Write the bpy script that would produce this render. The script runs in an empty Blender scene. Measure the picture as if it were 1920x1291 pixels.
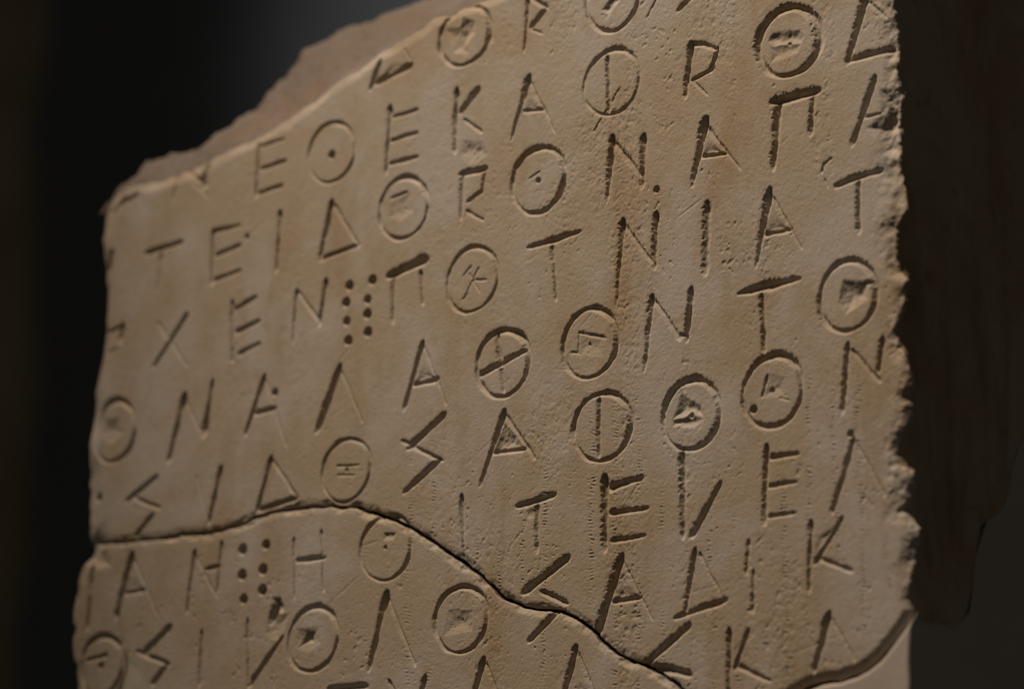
import bpy, math, random
import numpy as np
from mathutils import Matrix, Vector

# ------------------------------------------------------------------ camera
scene = bpy.context.scene
COL = scene.collection
cam_data = bpy.data.cameras.new('camera')
cam = bpy.data.objects.new('camera', cam_data)
COL.objects.link(cam)
cam_data.sensor_fit = 'HORIZONTAL'
cam_data.sensor_width = 36.0
cam_data.lens = 150.0
cam_data.clip_start = 0.05
cam_data.clip_end = 60.0
cam.matrix_world = Matrix((
    (0.80302, 0.15209, 0.57622, 0.89314),
    (0.59592, -0.21546, -0.77360, -1.19908),
    (0.00650, 0.96460, -0.26365, -0.40866),
    (0, 0, 0, 1)))
cam_data.dof.use_dof = True
cam_data.dof.focus_distance = 1.52
cam_data.dof.aperture_fstop = 150.0 / 26.0      # 26 mm opening
scene.camera = cam

# ------------------------------------------------------------------ light
world = bpy.data.worlds.new('World')
scene.world = world
world.use_nodes = True
bg = world.node_tree.nodes['Background']
bg.inputs['Color'].default_value = (1.0, 0.92, 0.82, 1)
bg.inputs['Strength'].default_value = 0.028

def spot(name, pos, target, power, color, radius, size_deg, blend):
    d = bpy.data.lights.new(name, 'SPOT')
    d.energy = power; d.color = color; d.shadow_soft_size = radius
    d.spot_size = math.radians(size_deg); d.spot_blend = blend
    o = bpy.data.objects.new(name, d)
    COL.objects.link(o)
    o.location = pos
    o.rotation_euler = (Vector(target) - Vector(pos)).to_track_quat('-Z', 'Y').to_euler()
    return o

spot('gallery_spotlight', (-0.376, -0.651, 1.392), (0.10, 0.0, 0.01), 110, (1.0, 0.82, 0.645), 0.018, 31, 1.0)
spot('wall_spotlight', (-0.70, 0.62, 1.75), (-1.10, 1.54, 0.82), 27, (1.0, 0.98, 0.97), 0.05, 25, 1.0)

vs = scene.view_settings
vs.view_transform = 'Standard'
vs.look = 'None'
vs.exposure = 0.0
vs.gamma = 1.0
vs.use_curve_mapping = False

# ------------------------------------------------------------------ measured shapes, millimetres on the inscribed face
LETTERS = [
('U','delta,its top broken away',[('S',-63.5,120.8,-67.4,111.6,2.5,2.5),('S',-65.6,112.7,-49.3,116.5,2.8,3.5),('P',[(-56.8,121.4),(-64.3,113.1),(-49.5,116.8)],1.2,3,0.5),('S',-52.0,123.9,-49.1,119.0,1.3,1.5,0.6)]),
('U','O with a ragged broken upper rim',[('O',-23.1,123.1,11.8,11.6,2.5),('P',[(-23.9,130.2),(-17.9,127.9),(-18.4,123.4),(-23.8,118.1),(-26.4,123.3)],1.6,3,1.0),('P',[(-32.2,127.7),(-24.7,127.2),(-20.8,115.8),(-28.3,117.4)],0.8,3,0.8)]),
('U','R cut at the top of the frame',[('S',6.3,131.2,4.7,111.9,2.7,1.7),('S',5.8,132.6,14.7,126.6,2.0,2.6),('S',14.2,125.8,7.9,120.5,2.5,2.3),('S',7.9,119.2,12.8,116.5,1.4,1.0)]),
('U','O cut by the top of the frame',[('O',44.6,124.0,11.9,12.9,2.5),('P',[(39.8,120.1),(45.0,124.7),(48.6,123.4),(42.7,117.8)],1.0,3,0.8)]),
('U','slanting stroke cut by the frame',[('S',65.4,120.9,60.2,113.4,1.5,1.2,0.5)]),
('U','short slanting stroke at the top',[('S',80.3,117.7,74.0,113.3,2.9,2.2)]),
('U','delta beside the chipped edge',[('S',152.8,100.8,145.2,79.5,3.9,3.0),('S',153.6,99.1,160.7,92.5,1.9,1.5),('S',145.4,79.5,162.2,80.0,3.2,3.0)]),
('U','A worn nearly smooth at the corner',[('S',-184.9,90.0,-193.7,87.6,2.2,2.0),('S',-190.7,89.7,-198.1,84.9,2.2,1.6,0.6),('S',-184.9,91.3,-180.7,83.6,1.2,1.0,0.4)]),
('U','N at the top left corner',[('S',-164.0,94.3,-165.3,85.2,2.0,1.7,0.8),('S',-159.9,95.8,-148.9,87.4,2.1,2.3),('S',-160.4,94.8,-148.2,82.8,1.1,0.9,0.5),('S',-148.4,96.5,-150.0,87.6,3.1,3.4)]),
('U','E in the top line',[('S',-122.3,99.0,-123.1,79.1,2.2,2.2),('S',-121.7,98.2,-110.0,99.0,1.6,1.4,0.8),('S',-120.4,88.9,-109.3,89.9,2.0,2.0),('S',-122.8,79.2,-110.9,80.3,2.0,2.0)]),
('U','theta with a drilled centre dot',[('O',-86.2,89.0,11.3,11.7,1.7),('D',-86.1,88.3,1.7)]),
('U','E with a thick stem',[('S',-58.0,101.3,-59.6,76.7,2.9,2.3),('S',-57.6,97.4,-45.4,98.4,1.8,1.8),('S',-58.0,88.4,-45.5,89.2,2.0,2.0),('S',-57.6,79.4,-45.4,79.7,2.2,2.0)]),
('U','K with a rough stem',[('S',-26.6,102.1,-27.3,79.0,3.0,2.8),('S',-16.9,100.6,-24.5,93.9,3.1,3.1),('S',-22.5,90.0,-15.2,83.8,1.8,1.8),('P',[(-23.4,82.5),(-14.2,79.5),(-11.6,74.5),(-20.3,71.5),(-24.8,76.9)],0.7,3,1.2)]),
('U','A with a sharp apex',[('S',6.8,100.1,-1.1,78.3,3.8,1.3),('S',7.5,98.9,19.0,77.5,2.4,1.1),('S',5.4,88.2,13.4,87.2,2.1,2.1),('P',[(7.3,95.7),(4.9,88.3),(12.9,87.1)],0.8,2,0.5)]),
('U','phi scored by a thin scratch',[('O',44.2,91.5,12.2,12.4,1.9),('S',42.7,101.4,43.2,81.1,2.4,2.1),('S',47.9,88.5,36.5,74.4,1.0,1.0,0.6)]),
('U','R with deep ragged strokes',[('S',79.2,98.7,76.6,80.4,3.3,2.8),('S',79.5,98.8,84.8,97.9,2.6,2.6),('S',84.3,98.0,90.0,94.7,2.5,2.1),('S',90.3,94.6,87.9,87.6,2.4,2.4),('S',88.4,87.8,80.1,85.4,2.4,2.2),('S',80.1,84.6,85.8,78.6,1.7,1.0)]),
('U','O with a sunken dotted middle',[('O',120.7,91.3,12.9,12.6,3.6),('P',[(114.4,96.1),(125.5,95.0),(127.3,91.9),(125.9,89.8),(114.3,91.3),(112.1,93.4)],1.0,3,0.8),('P',[(113.2,91.2),(126.6,90.0),(124.3,86.5),(113.1,85.2)],0.6,3,0.5),('D',121.0,90.8,0.8)]),
('U','broken slanting stroke at the left edge',[('S',-197.1,68.5,-200.0,62.6,2.7,2.1,0.8)]),
('U','T with a thick crossbar',[('S',-178.3,65.0,-161.0,66.4,3.0,2.5),('S',-170.8,63.1,-172.5,48.8,2.5,1.1,0.7)]),
('U','E next to a small pit',[('S',-144.5,68.0,-144.6,47.7,2.5,2.2),('S',-143.9,67.9,-130.8,68.0,2.9,1.3),('S',-142.5,58.0,-131.0,60.1,2.1,1.9),('S',-144.6,47.9,-130.7,50.0,2.3,1.8),('D',-127.4,63.1,1.1)]),
('U','I in the second line',[('S',-110.8,69.4,-112.1,47.1,2.7,2.1)]),
('U','delta in the second line',[('S',-85.7,68.7,-90.9,47.9,3.5,2.2),('S',-84.6,68.1,-72.4,50.0,2.0,2.0),('S',-90.6,47.5,-72.9,50.1,2.2,2.2)]),
('U','O with a scratched hollow middle',[('O',-51.2,60.8,11.4,12.0,2.1),('P',[(-55.8,66.3),(-48.2,66.6),(-46.3,59.0),(-53.1,55.4),(-57.7,58.9)],0.7,4,0.6),('S',-56.6,65.8,-49.7,66.7,1.6,1.6,0.7),('D',-50.6,60.6,0.6)]),
('U','R with a dark top bar',[('S',-23.7,69.2,-24.0,52.3,2.5,2.0),('S',-24.2,69.1,-13.3,69.2,2.8,3.2),('S',-13.1,68.1,-14.2,60.9,2.0,2.0),('S',-14.2,60.9,-20.8,58.0,2.1,1.9),('S',-21.3,54.3,-14.1,49.4,1.6,1.4)]),
('U','O with a small centre dot',[('O',11.4,60.2,12.1,12.2,2.5),('D',11.4,60.3,1.1),('S',7.5,61.7,12.1,63.5,0.9,0.7,0.5)]),
('U','N with bristly edges',[('S',44.8,69.6,42.2,47.1,4.1,1.9),('S',45.5,68.2,57.9,52.2,2.6,2.4),('S',58.7,68.0,57.5,50.3,3.1,3.1)]),
('U','A with a deep hollow under its apex',[('S',85.0,68.4,79.6,46.7,4.5,2.4),('S',86.4,65.5,99.9,48.3,2.5,1.2),('S',83.6,55.9,94.1,55.3,2.4,2.2),('P',[(85.5,62.7),(83.6,56.1),(93.8,55.6)],1.3,2,1.0)]),
('U','broad deep pi',[('S',116.1,69.9,113.8,46.7,4.1,3.2),('S',114.7,70.4,131.9,70.8,4.5,4.0),('S',130.5,69.9,129.7,56.5,3.1,2.7)]),
('U','slanting stroke of a broken A at the chipped edge',[('S',156.0,70.7,146.7,49.2,3.0,2.7),('S',149.6,57.6,157.9,57.5,1.8,1.4,0.7),('P',[(157.6,67.1),(167.1,64.3),(166.5,39.3),(158.0,42.4),(155.5,48.7),(152.4,53.6),(158.3,57.3)],1.7,5,1.0)]),
('U','small drilled pit between letters',[('D',64.0,47.3,1.3)]),
('U','shallow curved nick above the T',[('S',137.9,45.2,134.8,43.6,1.5,1.5,0.7),('S',134.8,43.6,134.1,41.1,1.6,1.4,0.7),('S',135.1,37.9,136.2,35.2,1.2,1.0,0.5)]),
('U','filled wedge of a broken letter at left',[('S',-198.3,36.4,-189.4,37.3,2.3,2.3),('S',-190.0,37.2,-190.9,32.2,3.2,3.2),('P',[(-196.9,36.1),(-189.4,37.1),(-190.9,32.6)],1.0,1.5,0.2),('S',-197.1,27.9,-192.4,28.7,1.4,1.2,0.5)]),
('U','X of two thin crossing strokes',[('S',-157.2,36.4,-173.0,18.6,2.5,1.9),('S',-171.7,35.8,-155.7,15.7,1.4,1.1,0.5)]),
('U','E with wedge shaped bars',[('S',-133.8,37.8,-133.4,14.4,2.4,1.9),('S',-132.4,34.8,-122.4,38.0,2.2,2.2),('S',-131.1,25.6,-120.8,28.0,2.6,2.1),('S',-129.5,16.9,-120.0,19.2,2.3,1.9)]),
('U','N before the eight dots',[('S',-101.8,36.9,-103.7,17.1,2.4,1.3),('S',-101.0,36.4,-90.6,22.9,1.8,1.8),('S',-87.8,38.2,-90.5,22.5,2.7,2.4)]),
('U','punctuation of eight drilled dots',[('D',-76.4,35.0,1.9),('D',-65.4,35.3,1.9),('D',-77.8,28.6,1.9),('D',-67.6,28.1,1.7),('D',-77.4,21.2,1.7),('D',-67.5,22.5,1.9),('D',-76.5,13.6,1.9),('D',-67.1,15.4,1.9)]),
('U','pi with a heavy slanting bar',[('S',-56.5,35.6,-41.0,39.0,4.3,4.3),('S',-55.5,34.2,-55.2,17.6,3.0,2.0),('S',-42.4,34.5,-41.2,22.4,2.2,1.7)]),
('U','O with scratches round its centre',[('O',-18.5,27.5,11.8,12.2,1.9),('S',-19.3,32.6,-22.7,29.7,1.2,0.7,0.6),('S',-15.6,31.4,-21.7,21.8,1.0,0.8,0.5),('S',-18.3,27.4,-11.9,26.5,0.8,0.6,0.6),('S',-19.8,29.7,-15.0,22.7,0.9,0.6,0.5),('S',-22.6,20.9,-20.2,22.6,1.2,0.7,0.6),('D',-18.3,27.2,0.6)]),
('U','T with a long sloping crossbar',[('S',7.5,35.4,19.0,36.2,1.9,3.4),('S',19.0,36.2,30.2,37.5,3.4,1.7),('S',18.0,34.0,19.8,14.0,2.1,1.9)]),
('U','N with a long first stem',[('S',49.3,37.4,46.7,9.1,3.3,1.9),('S',50.0,36.1,62.3,20.0,2.2,2.0),('S',63.7,37.8,63.0,18.9,2.8,2.8)]),
('U','I cut as a wide flat groove',[('S',86.0,36.8,84.7,13.5,4.6,3.4,0.6),('S',86.9,36.7,86.6,32.0,2.8,1.8,0.8)]),
('U','A beside the right hand T',[('S',111.9,37.3,106.0,11.8,4.4,1.4),('S',113.2,35.5,124.9,15.0,2.2,1.4),('S',109.9,22.4,120.4,22.5,2.6,2.4),('P',[(113.0,32.6),(110.4,22.3),(120.2,22.6)],1.2,2,0.9)]),
('U','T by the chipped edge',[('S',140.1,34.9,145.8,36.0,3.1,3.5),('S',145.8,36.0,157.1,37.0,3.2,2.6),('S',148.6,34.9,148.5,17.2,2.8,2.4)]),
('U','O at the left edge with a dished middle',[('O',-192.6,-4.7,10.9,12.0,2.3),('P',[(-198.2,1.2),(-189.9,0.6),(-187.7,-6.2),(-195.0,-10.0),(-199.9,-5.0)],1.0,5,0.2)]),
('U','N with a deep wedge at its foot',[('S',-156.9,3.8,-163.9,-20.1,3.4,2.5),('S',-155.8,1.7,-146.9,-13.7,1.2,1.2,0.5),('S',-142.8,8.0,-146.4,-11.3,1.9,3.9)]),
('U','A with a blurred notch',[('S',-117.2,5.8,-125.6,-15.1,2.5,2.2),('S',-116.4,4.0,-105.7,-22.5,1.4,1.4,0.5),('S',-121.1,-8.1,-112.4,-7.5,2.6,2.8),('D',-111.8,-1.1,1.5)]),
('U','lambda with a heavy left leg',[('S',-80.6,3.5,-90.6,-18.5,3.7,3.2),('S',-79.3,1.8,-69.2,-18.4,1.6,1.4,0.6)]),
('U','A with a hollow upper triangle',[('S',-41.3,6.6,-49.4,-16.6,3.1,2.1),('S',-40.5,5.5,-30.0,-17.8,1.6,1.4,0.6),('S',-45.0,-8.3,-34.8,-7.8,2.7,2.9),('P',[(-40.7,1.8),(-44.5,-8.2),(-35.1,-7.8)],1.0,2,0.5)]),
('U','theta crossed by a bold bar',[('O',-4.2,-6.5,12.0,12.3,2.5),('S',-15.2,-9.4,-4.8,-6.4,2.9,2.9),('S',-4.8,-6.4,6.8,-3.0,2.9,2.6),('S',-6.8,4.6,-5.0,-6.5,3.1,2.6),('S',-4.8,-8.2,-3.5,-16.8,2.1,1.9),('D',-4.8,-6.2,1.5)]),
('U','O with a squared scratched hollow',[('O',34.7,-5.1,12.1,12.6,2.5),('P',[(30.3,-0.1),(41.3,-3.1),(41.1,-10.9),(26.8,-7.5),(29.6,-6.6)],0.5,1,0.5),('S',30.5,-0.5,41.3,-4.2,1.7,1.7,0.5),('S',30.1,-0.3,29.6,-7.5,1.2,1.0,0.7),('S',29.8,-4.6,40.4,-7.7,0.8,0.6,0.4),('S',26.8,-7.3,29.8,-8.0,0.8,0.8,0.6),('D',34.5,-5.3,0.8)]),
('U','N with a wedge at its foot',[('S',62.0,7.2,58.7,-18.4,3.3,1.6),('S',62.9,6.1,73.4,-9.1,2.2,2.4),('S',78.7,7.2,76.8,-9.5,3.0,3.2),('S',74.1,-8.3,77.3,-8.8,2.3,2.3)]),
('U','T with a lens shaped crossbar',[('S',99.0,2.7,110.0,3.6,2.0,4.8),('S',110.0,3.6,123.4,4.0,4.7,2.4),('S',108.4,0.7,109.5,-19.1,2.6,2.4)]),
('U','O with a deep gouged middle',[('O',143.6,-5.5,11.4,12.7,2.7),('P',[(141.3,0.7),(152.5,-1.8),(151.9,-7.8),(142.6,-11.9),(139.9,-7.7)],1.8,3.5,0.8),('S',150.7,-2.1,155.0,-2.4,2.3,2.3)]),
('U','dark nick at the left edge',[('D',-200.0,-29.8,1.9)]),
('U','broken S stroke at the left edge',[('S',-170.2,-26.0,-184.6,-33.3,2.5,2.5),('S',-181.4,-32.5,-168.6,-38.4,1.9,2.1),('S',-171.8,-41.0,-179.4,-47.5,2.4,2.6)]),
('U','leaning stroke with a faint twin',[('S',-137.6,-27.2,-142.6,-46.9,2.7,2.7),('S',-149.6,-28.6,-143.1,-47.7,1.2,1.0,0.35)]),
('U','delta resting on the break',[('S',-112.7,-26.9,-119.2,-45.6,2.7,2.4),('S',-111.9,-27.7,-100.3,-43.7,1.8,1.8),('S',-118.6,-45.9,-101.1,-43.8,2.2,3.0)]),
('U','O with a short bar and dot inside',[('O',-76.5,-36.4,11.3,12.0,1.9),('S',-80.8,-34.3,-70.6,-35.1,1.2,1.0,0.7),('D',-76.2,-36.1,0.8),('S',-80.7,-37.8,-72.3,-38.5,0.8,0.8,0.4)]),
('U','angular S of three strokes',[('S',-31.2,-22.1,-46.4,-31.6,3.3,3.1),('S',-49.9,-29.1,-31.9,-38.9,1.8,2.2),('S',-33.2,-38.9,-48.3,-48.1,3.0,2.8)]),
('U','A with a rough sunken triangle',[('S',-3.6,-25.4,-13.8,-50.4,3.5,1.7),('S',-2.9,-26.3,10.1,-43.8,2.1,1.9),('S',-8.1,-39.4,5.6,-39.8,2.6,2.6),('P',[(-3.4,-29.4),(-7.9,-39.3),(6.1,-40.1),(2.7,-34.2)],1.3,2,1.3)]),
('U','phi with a rough centre stem',[('O',40.1,-36.8,12.5,12.3,2.5),('S',38.8,-26.7,38.8,-46.7,2.3,2.1)]),
('U','O with a bright gouged wedge',[('O',78.4,-38.0,12.1,12.4,2.7),('P',[(74.5,-29.7),(82.8,-35.6),(83.9,-39.2),(78.9,-37.7),(70.8,-38.3)],1.5,3,0.7),('P',[(70.8,-38.8),(78.5,-38.4),(83.9,-40.0),(79.4,-42.8),(70.8,-40.8)],0.9,3,0.5),('D',78.5,-38.0,1.1)]),
('U','O with a scratched middle',[('O',112.4,-34.6,12.3,12.5,2.5),('P',[(110.7,-27.9),(117.7,-30.5),(119.0,-37.7),(108.9,-36.2)],0.6,2.5,0.8),('S',110.7,-28.9,108.4,-35.6,1.6,1.6,0.7),('D',112.2,-34.0,1.1),('D',104.6,-39.8,1.5),('S',115.5,-37.2,119.4,-38.7,0.7,0.6,0.5)]),
('U','N broken by the chipped edge',[('S',143.3,-23.1,141.0,-45.4,2.8,2.6),('S',145.2,-25.3,155.6,-37.0,2.2,2.4,0.9),('S',157.4,-23.4,155.7,-33.3,2.4,2.6)]),
('U','I ending at the break',[('S',-22.2,-54.0,-21.2,-77.1,2.9,1.4)]),
('U','T with a ragged stem',[('S',3.4,-60.8,18.7,-58.7,2.9,2.9),('S',11.7,-61.7,11.8,-78.1,2.6,2.1),('P',[(6.5,-62.4),(13.6,-62.3),(12.9,-67.1),(7.7,-65.5)],0.6,2,1.0)]),
('U','E with deep hollows between its bars',[('S',41.4,-56.0,41.4,-80.9,3.9,3.2),('S',42.8,-59.5,56.8,-57.7,4.0,2.8),('S',44.4,-68.8,59.3,-69.0,3.3,2.1),('S',45.1,-78.7,58.1,-78.7,2.7,1.9),('P',[(43.9,-64.1),(56.6,-69.0),(43.9,-68.7)],1.0,2,0.8),('P',[(43.9,-74.1),(52.0,-79.0),(43.9,-79.5)],0.8,2,0.8)]),
('U','upsilon shaped like a V',[('S',74.6,-51.3,74.9,-80.6,3.4,2.7),('S',90.6,-64.3,79.2,-80.2,2.3,3.9),('P',[(75.9,-52.5),(77.0,-67.0),(75.3,-78.2)],0.4,2,1.0)]),
('U','E near the right edge',[('S',109.8,-54.4,108.8,-80.3,3.1,2.4),('S',111.3,-57.9,122.2,-58.4,2.5,1.9),('S',111.2,-68.0,121.6,-68.0,2.5,1.7),('S',110.8,-78.9,121.0,-78.9,2.3,1.5)]),
('U','lambda near the right edge',[('S',145.1,-56.8,136.5,-79.9,2.6,2.4),('S',146.1,-57.3,157.4,-77.3,1.6,1.6,0.7),('D',144.0,-54.1,1.3)]),
('U','S cut through by the break',[('S',24.7,-82.7,6.9,-92.1,3.9,3.9),('S',14.0,-93.5,24.3,-98.6,2.5,2.7)]),
('U','A with its left foot at the break',[('S',48.3,-85.8,38.7,-109.9,4.2,4.0),('S',49.5,-87.1,61.5,-109.1,1.7,1.0,0.8),('S',45.3,-100.6,56.1,-100.5,2.7,2.5),('P',[(48.8,-91.1),(45.6,-100.4),(55.8,-100.5)],0.8,2,0.4)]),
('U','delta with a heavy base line',[('S',79.6,-86.7,75.6,-107.8,2.5,2.3),('S',81.8,-88.2,91.0,-104.7,1.6,1.6),('S',71.8,-109.4,91.9,-105.8,2.2,3.1)]),
('U','I in two faint pieces',[('S',102.2,-86.6,101.2,-96.6,2.4,2.4,0.6),('S',104.0,-97.3,103.5,-110.7,1.8,2.0,0.7)]),
('U','K with a sunken angle',[('S',127.5,-83.5,126.7,-106.6,2.4,1.9),('S',139.9,-83.5,129.4,-97.0,2.4,2.4),('S',130.9,-95.9,143.0,-101.8,2.2,2.2),('P',[(128.5,-86.6),(137.1,-86.6),(129.5,-94.6)],1.3,2.5,0.3)]),
('U','S with its lower bar on the break',[('S',76.5,-113.2,59.6,-123.8,3.2,3.2),('S',61.4,-125.2,76.6,-129.7,2.9,3.7)]),
('U','K in the lowest line',[('S',93.8,-116.7,93.4,-140.4,2.4,2.4),('S',101.4,-117.7,96.1,-129.9,2.0,2.0),('S',97.4,-129.5,110.2,-135.9,2.4,1.6),('P',[(94.8,-121.1),(99.2,-121.6),(96.1,-125.8)],1.0,2,0.2)]),
('U','A above the pale plaster',[('S',134.3,-116.2,128.3,-133.8,3.3,2.6),('S',135.5,-117.3,144.2,-132.3,1.4,1.4,0.8)]),
('L','faint I on the left edge',[('S',-200.9,-58.3,-202.2,-80.8,3.4,2.8)]),
('L','A with its foot in the crack',[('S',-180.7,-55.7,-187.5,-77.9,3.4,3.4),('S',-179.3,-57.6,-166.8,-80.6,1.4,1.2,0.6),('S',-184.0,-70.0,-174.5,-70.1,2.3,2.3),('P',[(-180.0,-60.7),(-183.7,-69.8),(-174.5,-69.9)],0.7,2,0.2)]),
('L','N with a small gouge',[('S',-149.1,-58.5,-152.3,-81.2,2.4,1.9),('S',-148.0,-60.7,-137.4,-77.1,1.2,1.4,0.6),('S',-135.7,-56.5,-137.2,-74.8,1.9,1.9),('S',-142.5,-65.7,-136.4,-65.3,2.1,2.1)]),
('L','punctuation of six drilled dots',[('D',-125.3,-60.3,2.1),('D',-113.8,-59.9,1.9),('D',-125.2,-70.1,2.1),('D',-115.1,-69.3,2.1),('D',-124.2,-79.5,1.9),('D',-115.1,-77.1,2.1)]),
('L','H with a dark crossbar',[('S',-100.6,-59.8,-99.1,-81.5,1.8,1.5,0.8),('S',-87.1,-58.3,-85.6,-80.9,1.8,1.5,0.8),('S',-98.6,-68.1,-86.1,-68.5,2.7,2.5)]),
('L','O touching the break',[('O',-56.6,-68.5,11.6,12.4,1.9),('P',[(-57.5,-62.9),(-51.8,-63.6),(-53.0,-65.9),(-57.5,-64.9)],0.6,2,0.8),('D',-56.7,-68.2,0.8)]),
('L','O on the left corner with a short bar inside',[('O',-194.9,-97.2,10.9,11.7,2.3),('S',-201.9,-94.2,-192.3,-93.2,2.0,2.0,0.8),('D',-194.9,-96.9,1.3)]),
('L','angular S beside the pale filler',[('S',-160.7,-86.0,-172.5,-94.0,3.0,3.0),('S',-176.3,-93.7,-161.0,-100.2,2.0,2.4),('S',-162.0,-100.5,-168.2,-106.8,2.6,2.6)]),
('L','I in the lower line',[('S',-144.6,-89.7,-145.0,-109.5,2.1,2.1)]),
('L','V topped by a deep gouge',[('S',-122.1,-87.9,-120.6,-111.9,2.1,1.8),('S',-105.3,-96.5,-120.3,-112.4,2.0,2.8),('S',-108.3,-82.8,-106.1,-85.1,3.4,3.4),('S',-107.7,-83.7,-110.2,-89.3,4.7,3.7),('P',[(-112.0,-86.4),(-101.7,-87.6),(-106.6,-98.2),(-113.1,-94.4)],0.9,4,0.6)]),
('L','O with a dark pitted middle',[('O',-90.3,-98.7,11.8,12.0,2.1),('P',[(-97.7,-94.1),(-87.5,-94.3),(-86.1,-100.5),(-93.6,-103.6),(-98.6,-100.1)],0.7,4,0.4),('P',[(-93.1,-95.1),(-89.0,-95.7),(-89.9,-99.8),(-96.8,-100.7),(-95.6,-98.0)],2.2,2.2,0.8)]),
('L','lambda with a thick left leg',[('S',-55.9,-86.3,-63.3,-112.4,4.1,2.3),('S',-54.8,-88.0,-42.4,-113.3,1.8,1.8,0.8)]),
('L','O with a squared sunken middle',[('O',-21.6,-99.4,11.7,12.2,2.3),('P',[(-27.5,-95.0),(-16.4,-96.7),(-16.6,-103.9),(-29.1,-104.4)],0.8,1.5,0.6),('D',-21.2,-99.3,0.8)]),
('L','slanting end of the broken S',[('S',20.8,-101.7,9.4,-110.2,3.4,3.1)]),
('L','dark bar at the bottom of the frame',[('S',-81.4,-118.3,-64.9,-118.9,3.2,2.8)]),
('L','ragged stroke at the bottom of the frame',[('S',-37.4,-118.8,-40.2,-126.3,2.7,2.7),('S',-54.0,-118.5,-50.0,-125.2,2.2,2.2)]),
('L','apex of a letter at the bottom',[('S',-11.2,-115.6,-16.1,-128.8,3.2,2.9),('S',-10.2,-116.7,-4.1,-130.1,1.8,1.8)]),
('L','A cut by the bottom of the frame',[('S',29.2,-115.9,24.0,-133.0,3.3,3.1),('S',30.4,-117.5,38.7,-134.6,1.9,1.7),('P',[(30.0,-124.2),(28.6,-131.6),(35.5,-132.0)],0.8,2,0.4)]),
]
UPPER_OUTLINE = [(-202.1,85.6),(-202.8,74.7),(-201.8,59.2),(-200.0,50.6),(-201.1,35.1),(-202.9,26.7),(-204.9,19.4),(-206.2,12.0),(-206.5,-0.9),(-206.5,-13.7),(-206.1,-35.1),(-205.6,-45.8),(-205.6,-47.1),(-190.6,-48.4),(-181.0,-48.8),(-172.8,-49.6),(-164.7,-49.8),(-156.6,-49.8),(-141.9,-51.1),(-130.1,-50.2),(-120.9,-48.3),(-109.3,-46.8),(-97.6,-46.9),(-83.5,-48.4),(-70.8,-50.7),(-63.2,-53.7),(-54.4,-57.1),(-46.9,-61.1),(-38.2,-66.2),(-28.3,-72.8),(-21.5,-77.4),(-14.9,-82.0),(-8.8,-87.6),(-2.8,-92.9),(5.5,-96.8),(11.4,-98.5),(22.0,-100.7),(28.5,-103.9),(34.8,-108.1),(39.4,-112.8),(44.0,-116.6),(49.7,-120.1),(58.7,-124.5),(65.5,-128.1),(70.4,-130.8),(74.4,-134.5),(78.4,-139.2),(84.3,-145.0),(94.2,-146.0),(105.1,-147.1),(113.8,-142.9),(122.4,-139.6),(129.9,-138.0),(138.4,-137.9),(143.7,-137.0),(148.3,-135.3),(153.2,-132.6),(157.3,-128.7),(161.9,-124.2),(164.9,-120.9),(166.6,-118.0),(165.1,-113.6),(165.8,-110.1),(166.7,-102.9),(168.1,-97.6),(169.3,-90.5),(166.1,-86.0),(163.6,-83.3),(165.8,-79.0),(168.0,-75.2),(167.6,-70.0),(162.7,-67.1),(161.5,-61.8),(162.9,-57.3),(165.9,-54.1),(167.0,-49.6),(167.3,-44.4),(168.5,-37.7),(167.0,-31.3),(163.1,-25.6),(162.3,-21.2),(164.5,-16.4),(166.6,-10.2),(167.1,-3.7),(164.0,0.1),(163.1,5.5),(163.1,16.0),(165.7,19.4),(167.9,22.2),(167.0,28.7),(165.6,33.7),(165.1,40.5),(166.1,46.7),(163.8,51.4),(165.4,57.8),(166.4,64.0),(164.7,72.9),(165.4,78.2),(164.9,86.1),(164.3,96.0),(164.8,103.8),(168.0,130.7),(103.5,141.2),(28.2,145.4),(8.7,139.5),(-13.0,135.7),(-24.8,135.0),(-31.0,133.4),(-37.6,133.5),(-45.2,129.7),(-50.5,128.2),(-56.9,126.6),(-65.8,124.5),(-74.3,120.2),(-82.6,117.4),(-89.3,115.5),(-96.1,111.6),(-102.9,109.5),(-108.1,106.6),(-114.7,104.9),(-124.0,102.3),(-132.0,100.8),(-148.2,97.5),(-164.5,94.6),(-172.8,94.0),(-183.4,94.4),(-190.9,94.2),(-197.0,91.7),(-200.0,89.2)]
LOWER_OUTLINE = [(-203.0,-48.1),(-190.6,-49.8),(-181.0,-50.2),(-172.8,-51.0),(-164.6,-51.2),(-156.6,-51.2),(-141.9,-52.5),(-130.0,-51.5),(-120.9,-49.6),(-109.2,-48.1),(-97.6,-48.2),(-83.5,-49.7),(-70.8,-52.0),(-63.2,-55.0),(-54.4,-58.4),(-46.9,-62.4),(-38.2,-67.5),(-28.3,-74.1),(-21.4,-78.7),(-14.9,-83.3),(-8.8,-88.9),(-2.8,-94.1),(5.5,-98.0),(11.4,-99.7),(22.0,-101.9),(28.5,-105.2),(34.8,-109.4),(39.4,-114.1),(44.0,-117.8),(49.7,-121.3),(58.7,-125.7),(65.5,-129.3),(70.4,-132.1),(74.4,-135.7),(78.4,-140.4),(84.3,-146.2),(-208.6,-116.6),(-209.1,-104.5),(-209.3,-100.1),(-210.7,-94.1),(-212.2,-85.1),(-212.4,-75.4),(-211.6,-68.1),(-210.7,-62.3),(-209.2,-58.5),(-208.0,-54.4),(-204.2,-52.3)]
PLASTER_OUTLINE = [(107.2,-149.0),(115.9,-143.9),(124.1,-140.9),(130.9,-139.4),(139.4,-139.1),(144.5,-138.2),(149.6,-136.5),(154.7,-133.7),(158.9,-129.6),(163.2,-125.0),(166.6,-121.1),(168.7,-118.8),(167.3,-124.8),(166.3,-135.5),(166.3,-155.1)]
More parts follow.
